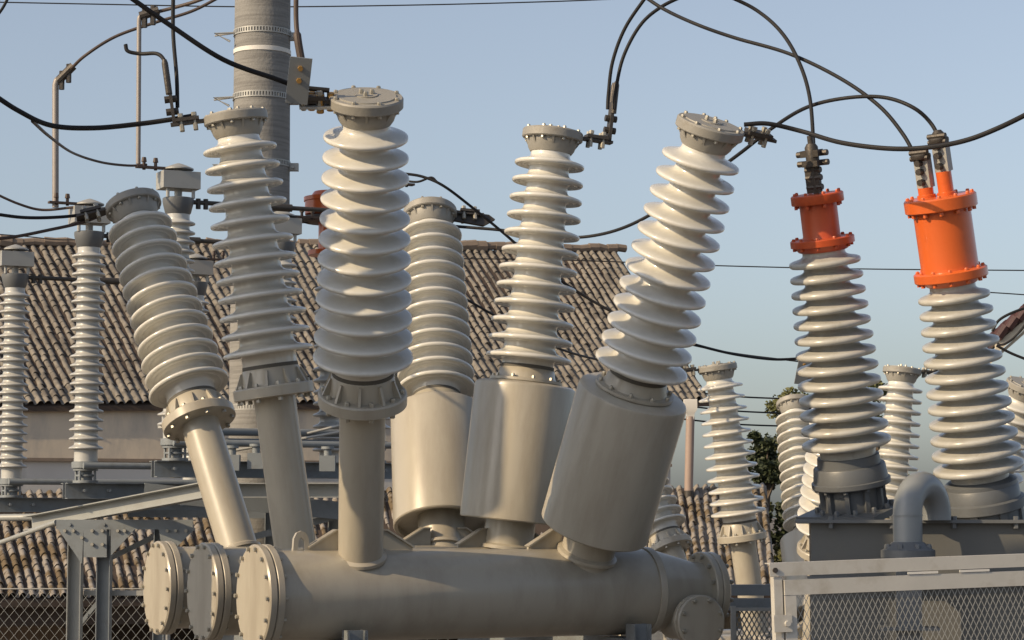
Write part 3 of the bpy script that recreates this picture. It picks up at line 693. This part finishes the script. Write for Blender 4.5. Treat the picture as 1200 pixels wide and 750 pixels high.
# ---------------------------------------------------------------- tiled buildings
def tiled_roof(eL, eR, rL, rR, pitch, amp, rowlen, seed):
    """rows of lapped round tiles running from ridge to eave"""
    rnd = random.Random(seed)
    W = (eR-eL).length; n = int(W/pitch); per = 8
    H = ((rL-eL).length+(rR-eR).length)/2; rows = int(H/rowlen)
    nrm = ((eR-eL).cross(rL-eL)).normalized()
    if nrm.z < 0: nrm = -nrm
    jit = [[rnd.uniform(.55, 1.4) for _ in range(n+1)] for _ in range(rows+1)]
    off = [[rnd.uniform(-.25, .25) for _ in range(n+1)] for _ in range(rows+1)]
    vs = []; fs = []; nc = n*per+1
    for j in range(rows):
        for e in (0, 1):
            v = (j+e*(1.04 if j < rows-1 else 1))/rows
            lift = .016*(1-e)                                   # each course's lower edge sits proud of the one below
            for i in range(nc):
                u = i/(nc-1); k = min(int(i/per), n-1)
                ph = (i/per) % 1
                jj = jit[j][k]; ph = ph+off[j][k]*.30+.03*math.sin(j*.9+k*2.1)
                h = amp*(.6+.4*jj)*max(0, 1-((ph-.5)/.34)**2)**.6+lift*jj*(1 if abs(ph-.5) < .34 else .3)
                if e == 0: vv = v+off[j][k]*.10/rows*5*(1 if j else .6)
                else: vv = v
                p = (eL+(eR-eL)*u)*(1-vv)+(rL+(rR-rL)*u)*vv+nrm*h
                p = p+Vector((0, 0, .05*math.sin(u*9+seed)*v))
                vs.append(p)
    for r in range(2*rows-1):
        for i in range(nc-1):
            a = r*nc+i; fs.append((a, a+1, a+nc+1, a+nc))
    return MB().add(vs, fs)
def quad_slab(a, b_, c, d_, t):
    vs = [a, b_, c, d_]+[p-UP*t for p in (a, b_, c, d_)]
    return MB().add(vs, [(0,1,2,3),(7,6,5,4),(0,4,5,1),(1,5,6,2),(2,6,7,3),(3,7,4,0)])
eL, eR = at(-90, 475, 36.0), at(832, 469, 41.3)
rL, rR = at(-175, 284, 39.6), at(722, 293, 44.9)
hb = thing('tiled_building', 'old stucco building with a long weathered tile roof, upper one behind the bushings', 'building', (eL.x, eL.y, 0), 0)
o0b = hb.location.copy()
rel = lambda o, *ps: [p-o.location for p in ps]
a, b_, c, d_ = rel(hb, eL, eR, rR, rL)
roof = tiled_roof(a, b_, d_, c, .145, .054, .17, 3).build('roof', M['tiles'], hb, ang=60)
dn = UP*.03
quad_slab(a-dn, b_-dn, c-dn, d_-dn, .08).build('roof_deck', M['wood'], hb)
back = (c-b_); back = Vector((back.x*.9, back.y*.9, -back.z))
quad_slab(d_-dn, c-dn, c+back, d_+back, .08).build('rear_slope', M['tiles'], hb)
rb = MB(); rnd = random.Random(5)
nr = 75
for i in range(nr):
    p = d_+(c-d_)*(i/(nr-1)); q = d_+(c-d_)*((i+1.05)/(nr-1)); s = rnd.uniform(.07, .12)
    rb.cyl(p+UP*rnd.uniform(.01, .06), q+UP*rnd.uniform(.01, .06), s, 8)
rb.build('ridge_cap', M['ridge'], hb)
wx = (b_-a).normalized(); wn = Vector((wx.y, -wx.x, 0)).normalized()
inn = -wn*.10
wa, wb = a+wx*.2+inn, b_-wx*.75+inn
def wall(o, A, B, zlo, zhi, zhi2, th, name, m):
    t = Vector((-(B-A).normalized().y, (B-A).normalized().x, 0))*th
    A0, B0 = Vector((A.x, A.y, zlo)), Vector((B.x, B.y, zlo)); A1, B1 = Vector((A.x, A.y, zhi)), Vector((B.x, B.y, zhi2))
    vs = [A0, B0, B1, A1, A0+t, B0+t, B1+t, A1+t]
    return MB().add(vs, [(0,1,2,3),(7,6,5,4),(0,4,5,1),(1,5,6,2),(2,6,7,3),(3,7,4,0)]).build(name, m, o)
zled = at(0, 537, 37).z
wall(hb, wa, wb, zled, a.z-.02, b_.z-.02, .3, 'upper_wall', M['stucco'])
wall(hb, wa-wn*0, wb, 0, zled-.05, zled-.05, .3, 'lower_wall', M['stucco_pale'])
wall(hb, wa+wn*.07, wb+wn*.07, zled-.05, zled, zled, .37, 'ledge', M['ridge'])
# gable triangle on the right end
t1 = wb; t2 = wb+Vector((back.x*-1, 0, 0))*0
g0 = b_-wx*.75; g2 = g0+2*Vector((c.x-b_.x, c.y-b_.y, 0))*.95; apex = c-wx*.75-UP*.12
vs = [Vector((g0.x, g0.y, 0))-wn*.36, Vector((g2.x, g2.y, 0)), Vector((g2.x, g2.y, b_.z)), apex, Vector((g0.x, g0.y, b_.z-.05))-wn*.36]
vs2 = [v-wx*.25 for v in vs]
MB().add(vs+vs2, [(0,1,2,3,4),(9,8,7,6,5)]+[(i, i+5, (i+1) % 5+5, (i+1) % 5) for i in range(5)]).build('gable_wall', M['stucco_pale'], hb)
dp = at(808, 480, 40.2)-hb.location
P0, P1 = at(809, 488, 40.2)-hb.location, at(807, 575, 40.2)-hb.location
dpo = MB().cyl(P0, P1, .075, 16).cyl(P1, P1-UP*.12, .085, 16, mi=1).build('downpipe', [M['pink'], M['clamp']], hb)
MB().lathe([(.08, -.05), (.10, .05), (.16, .12), (.16, .30)], 4, Matrix.Translation(P0) @ Matrix.Rotation(R(45), 4, 'Z')).build('hopper', M['white'], dpo)

# lower lean-to in front
lL, lR = at(-90, 702, 33.0), at(910, 694, 38.3)
kL, kR = at(-120, 578, 35.8), at(898, 572, 41.0)
ls = thing('tiled_shed', 'low lean to shed with a moss patched tile roof and dark opening', 'shed', (lL.x, lL.y, 0))
a, b_, c, d_ = rel(ls, lL, lR, kR, kL)
tiled_roof(a, b_, d_, c, .148, .066, .17, 11).build('roof', M['moss'], ls, ang=60)
quad_slab(a-dn, b_-dn, c-dn, d_-dn, .1).build('roof_deck', M['wood'], ls)
wx = (b_-a).normalized(); wn = Vector((wx.y, -wx.x, 0)).normalized()
wall(ls, a-wn*2.2, b_-wn*2.2, 0, d_.z-.3, c.z-.3, .15, 'back_wall', M['wood'])
wall(ls, a-wn*.25, b_-wn*.25, a.z-.42, a.z-.06, b_.z-.06, .08, 'eave_board', M['wood'])
for t in (.02, .25, .5, .75, .97):
    P = a+(b_-a)*t-wn*.3
    MB().box((P.x-.08, P.y-.08, 0), (P.x+.08, P.y+.08, a.z-.06)).build('post', M['wood'], ls)
wall(ls, b_-wx*.15-wn*2.2, b_-wx*.15-wn*.1, 0, b_.z-.1, b_.z-.1, .12, 'side_wall', M['stucco'])

# red tiled house at the right edge
hP = at(1166, 397, 30); hQ = at(1330, 255, 30)
hh = thing('red_tiled_house', 'house corner with dark red roof tiles and a cream soffit at right edge', 'house', (hP.x+.6, hP.y, 0))
p0 = hP-hh.location; p1 = hQ-hh.location; dep = Vector((.8, 6, 0))
nr = UP
b = MB()
vs = [p0, p1, p1+dep, p0+dep]; vs += [v-UP*.06 for v in vs]
b.add(vs, [(0,1,2,3),(7,6,5,4),(0,4,5,1),(1,5,6,2),(2,6,7,3),(3,7,4,0)])
nn = 14
for i in range(nn):
    p = p0+(p1-p0)*((i+.2)/nn)
    b.cyl(p+UP*.03+Vector((0,-.06,0)), p+UP*.03+dep, .085, 10); b.cyl(p+UP*.0+Vector((0,-.05,0)), p+(p1-p0)*(.75/nn)+UP*.05+Vector((0,-.05,0)), .07, 8)
b.build('roof', M['red_tile'], hh)
b = MB()
vs = [p0-UP*.08+Vector((0,-.03,0)), p1-UP*.08+Vector((0,-.03,0)), p1-UP*.26+Vector((0,-.03,0)), p0-UP*.2+Vector((0,-.03,0))]; vs += [v+Vector((0,.05,0)) for v in vs]
b.add(vs, [(3,2,1,0),(4,5,6,7),(0,1,5,4),(1,2,6,5),(2,3,7,6),(3,0,4,7)]); b.build('bargeboard', M['soffit'], hh)
b = MB(); vs = [p0-UP*.2+Vector((.03,.03,0)), p1-UP*.2+Vector((0,.03,0)), p1-UP*.2+dep, p0-UP*.2+dep]; vs += [v-UP*.05 for v in vs]
b.add(vs, [(0,1,2,3),(7,6,5,4),(0,4,5,1),(1,5,6,2),(2,6,7,3),(3,7,4,0)]); b.build('soffit', M['soffit'], hh)
w0 = p0+Vector((1.7, .75, 0)); 
MB().box((w0.x, w0.y, 0), (w0.x+4, w0.y+4.5, p0.z+.42)).build('wall', M['stucco_pale'], hh)

# ---------------------------------------------------------------- trees
def tree(px, ytop, ybot, Y, wpx, label, m, n, seed, ls=.13):
    rnd = random.Random(seed)
    P = at(px, 600, Y); top = at(px, ytop, Y).z; bot = at(px, ybot, Y).z; w_ = wpx/F*Y
    o = thing('tree', label, 'tree', (P.x, P.y, 0), group='trees behind the far breaker')
    b = MB(); 
    b.tube([(0,0,0),(.05,0,bot*.6),(0,.05,bot+(top-bot)*.35),(.1,0,bot+(top-bot)*.7)], [.16,.13,.09,.03], 10)
    cl_ = []
    for i in range(34):
        a = rnd.uniform(0, 6.283); t = rnd.random(); rr = w_*.5*math.sqrt(rnd.random())*(1-.65*t**1.5)
        c = Vector((rr*math.cos(a), rr*math.sin(a), bot+(top-bot)*(.02+.9*t))); cl_.append((c, rnd.uniform(.22, .48)*w_*.30))
        if i % 3 == 0: b.tube([(0,0,max(bot*.8, c.z-.8)), c*.6+Vector((0,0,c.z*.3)), c], [.04,.025,.008], 5)
    b.build('trunk', M['bark'], o)
    lf = MB()
    for i in range(n):
        c, r = cl_[rnd.randrange(len(cl_))]
        v = Vector((rnd.gauss(0,1), rnd.gauss(0,1), rnd.gauss(0,.8)))
        v = v.normalized()*r*rnd.random()**.45*1.15
        q = c+v; s = ls*rnd.uniform(.6, 1.3)
        e = Vector((rnd.gauss(0,1), rnd.gauss(0,1), rnd.gauss(0,.6))).normalized(); g = e.orthogonal().normalized()
        g = (Quaternion(e, rnd.uniform(0, 6.28)) @ g)
        lf.add([q-e*s*.5, q+g*s*.28, q+e*s*.5, q-g*s*.28+e.cross(g)*s*.1], [(0,1,2),(0,2,3)])
    lf.build('crown', m, o, ang=None)
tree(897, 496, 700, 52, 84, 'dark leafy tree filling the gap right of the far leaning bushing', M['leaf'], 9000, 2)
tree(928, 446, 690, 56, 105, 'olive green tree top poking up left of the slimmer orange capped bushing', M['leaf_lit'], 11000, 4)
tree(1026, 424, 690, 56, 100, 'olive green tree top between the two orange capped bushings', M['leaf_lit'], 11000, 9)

# ---------------------------------------------------------------- shadow casters added out of view, left of the frame
hd = -Vector((SUN.x, SUN.y, 0)).normalized(); qd = Vector((hd.y, -hd.x, 0))
def shadow_post(q, w_, z0, z1, R1, head, name, label, cat, grp=None):
    o = thing(name, label, cat, qd*q+hd*w_, TH, grp)
    n = int((z1-z0)/.10)
    me = insulator_mesh('bushing', M['porcelain'], .25, z1-z0-.2, n, R1, R1*.92, R1*.62, R1*.55, .02, z1-z0-.06, thick=.024)
    place(me, 'bushing', o, Matrix.Translation((0, 0, z0)))
    MB().lathe([(.30, z0-.55), (.32, z0-.5), (.32, z0-.08), (.26, z0), (R1*.6, z0+.03)], 40).build('base_tank', M['paint'], o)
    b = MB()
    for x_ in (-.2, .2):
        for y_ in (-.2, .2): b.box((x_-.04, y_-.04, 0), (x_+.04, y_+.04, z0-.55))
    b.box((-.26, -.26, z0-.60), (.26, .26, z0-.55)); b.build('pedestal', M['galv'], o)
    b = MB()
    if head: b.lathe([(R1*.55, z1-.08), (head*.8, z1-.02), (head, z1+.06), (head, z1+.62), (head*.85, z1+.74), (head*.4, z1+.80)], 48)
    else: b.lathe([(R1*.55, z1-.08), (R1*.7, z1-.05), (R1*.7, z1+.06), (R1*.3, z1+.1)], 40)
    b.build('head_tank' if head else 'top_cap', M['paint'], o)
    return o
shadow_post(-10.27, 2.9, 2.2, 5.0, .29, 0, 'shadow_caster_column', 'added unseen ribbed shadow caster on a steel pedestal left of the large breaker', 'shadow caster')
shadow_post(-11.78, 2.5, 2.5, 4.64, .25, .46, 'shadow_caster_tank', 'lower added unseen shadow caster with a round head tank left of the large breaker', 'transformer', 'added shadow casters out of view')
shadow_post(-13.55, 3.0, 3.1, 5.12, .24, .46, 'shadow_caster_tank', 'taller added unseen shadow caster with a round head tank left of the large breaker', 'transformer', 'added shadow casters out of view')
shadow_post(-9.45, 1.9, 2.4, 4.66, .24, .47, 'shadow_caster_tank', 'short added unseen shadow caster with a round head tank nearest the camera on the left', 'transformer', 'added shadow casters out of view')
shadow_post(-8.28, 1.4, 2.7, 4.98, .24, .46, 'shadow_caster_tank', 'added unseen shadow caster with a round head tank beside the camera on the left', 'transformer', 'added shadow casters out of view')
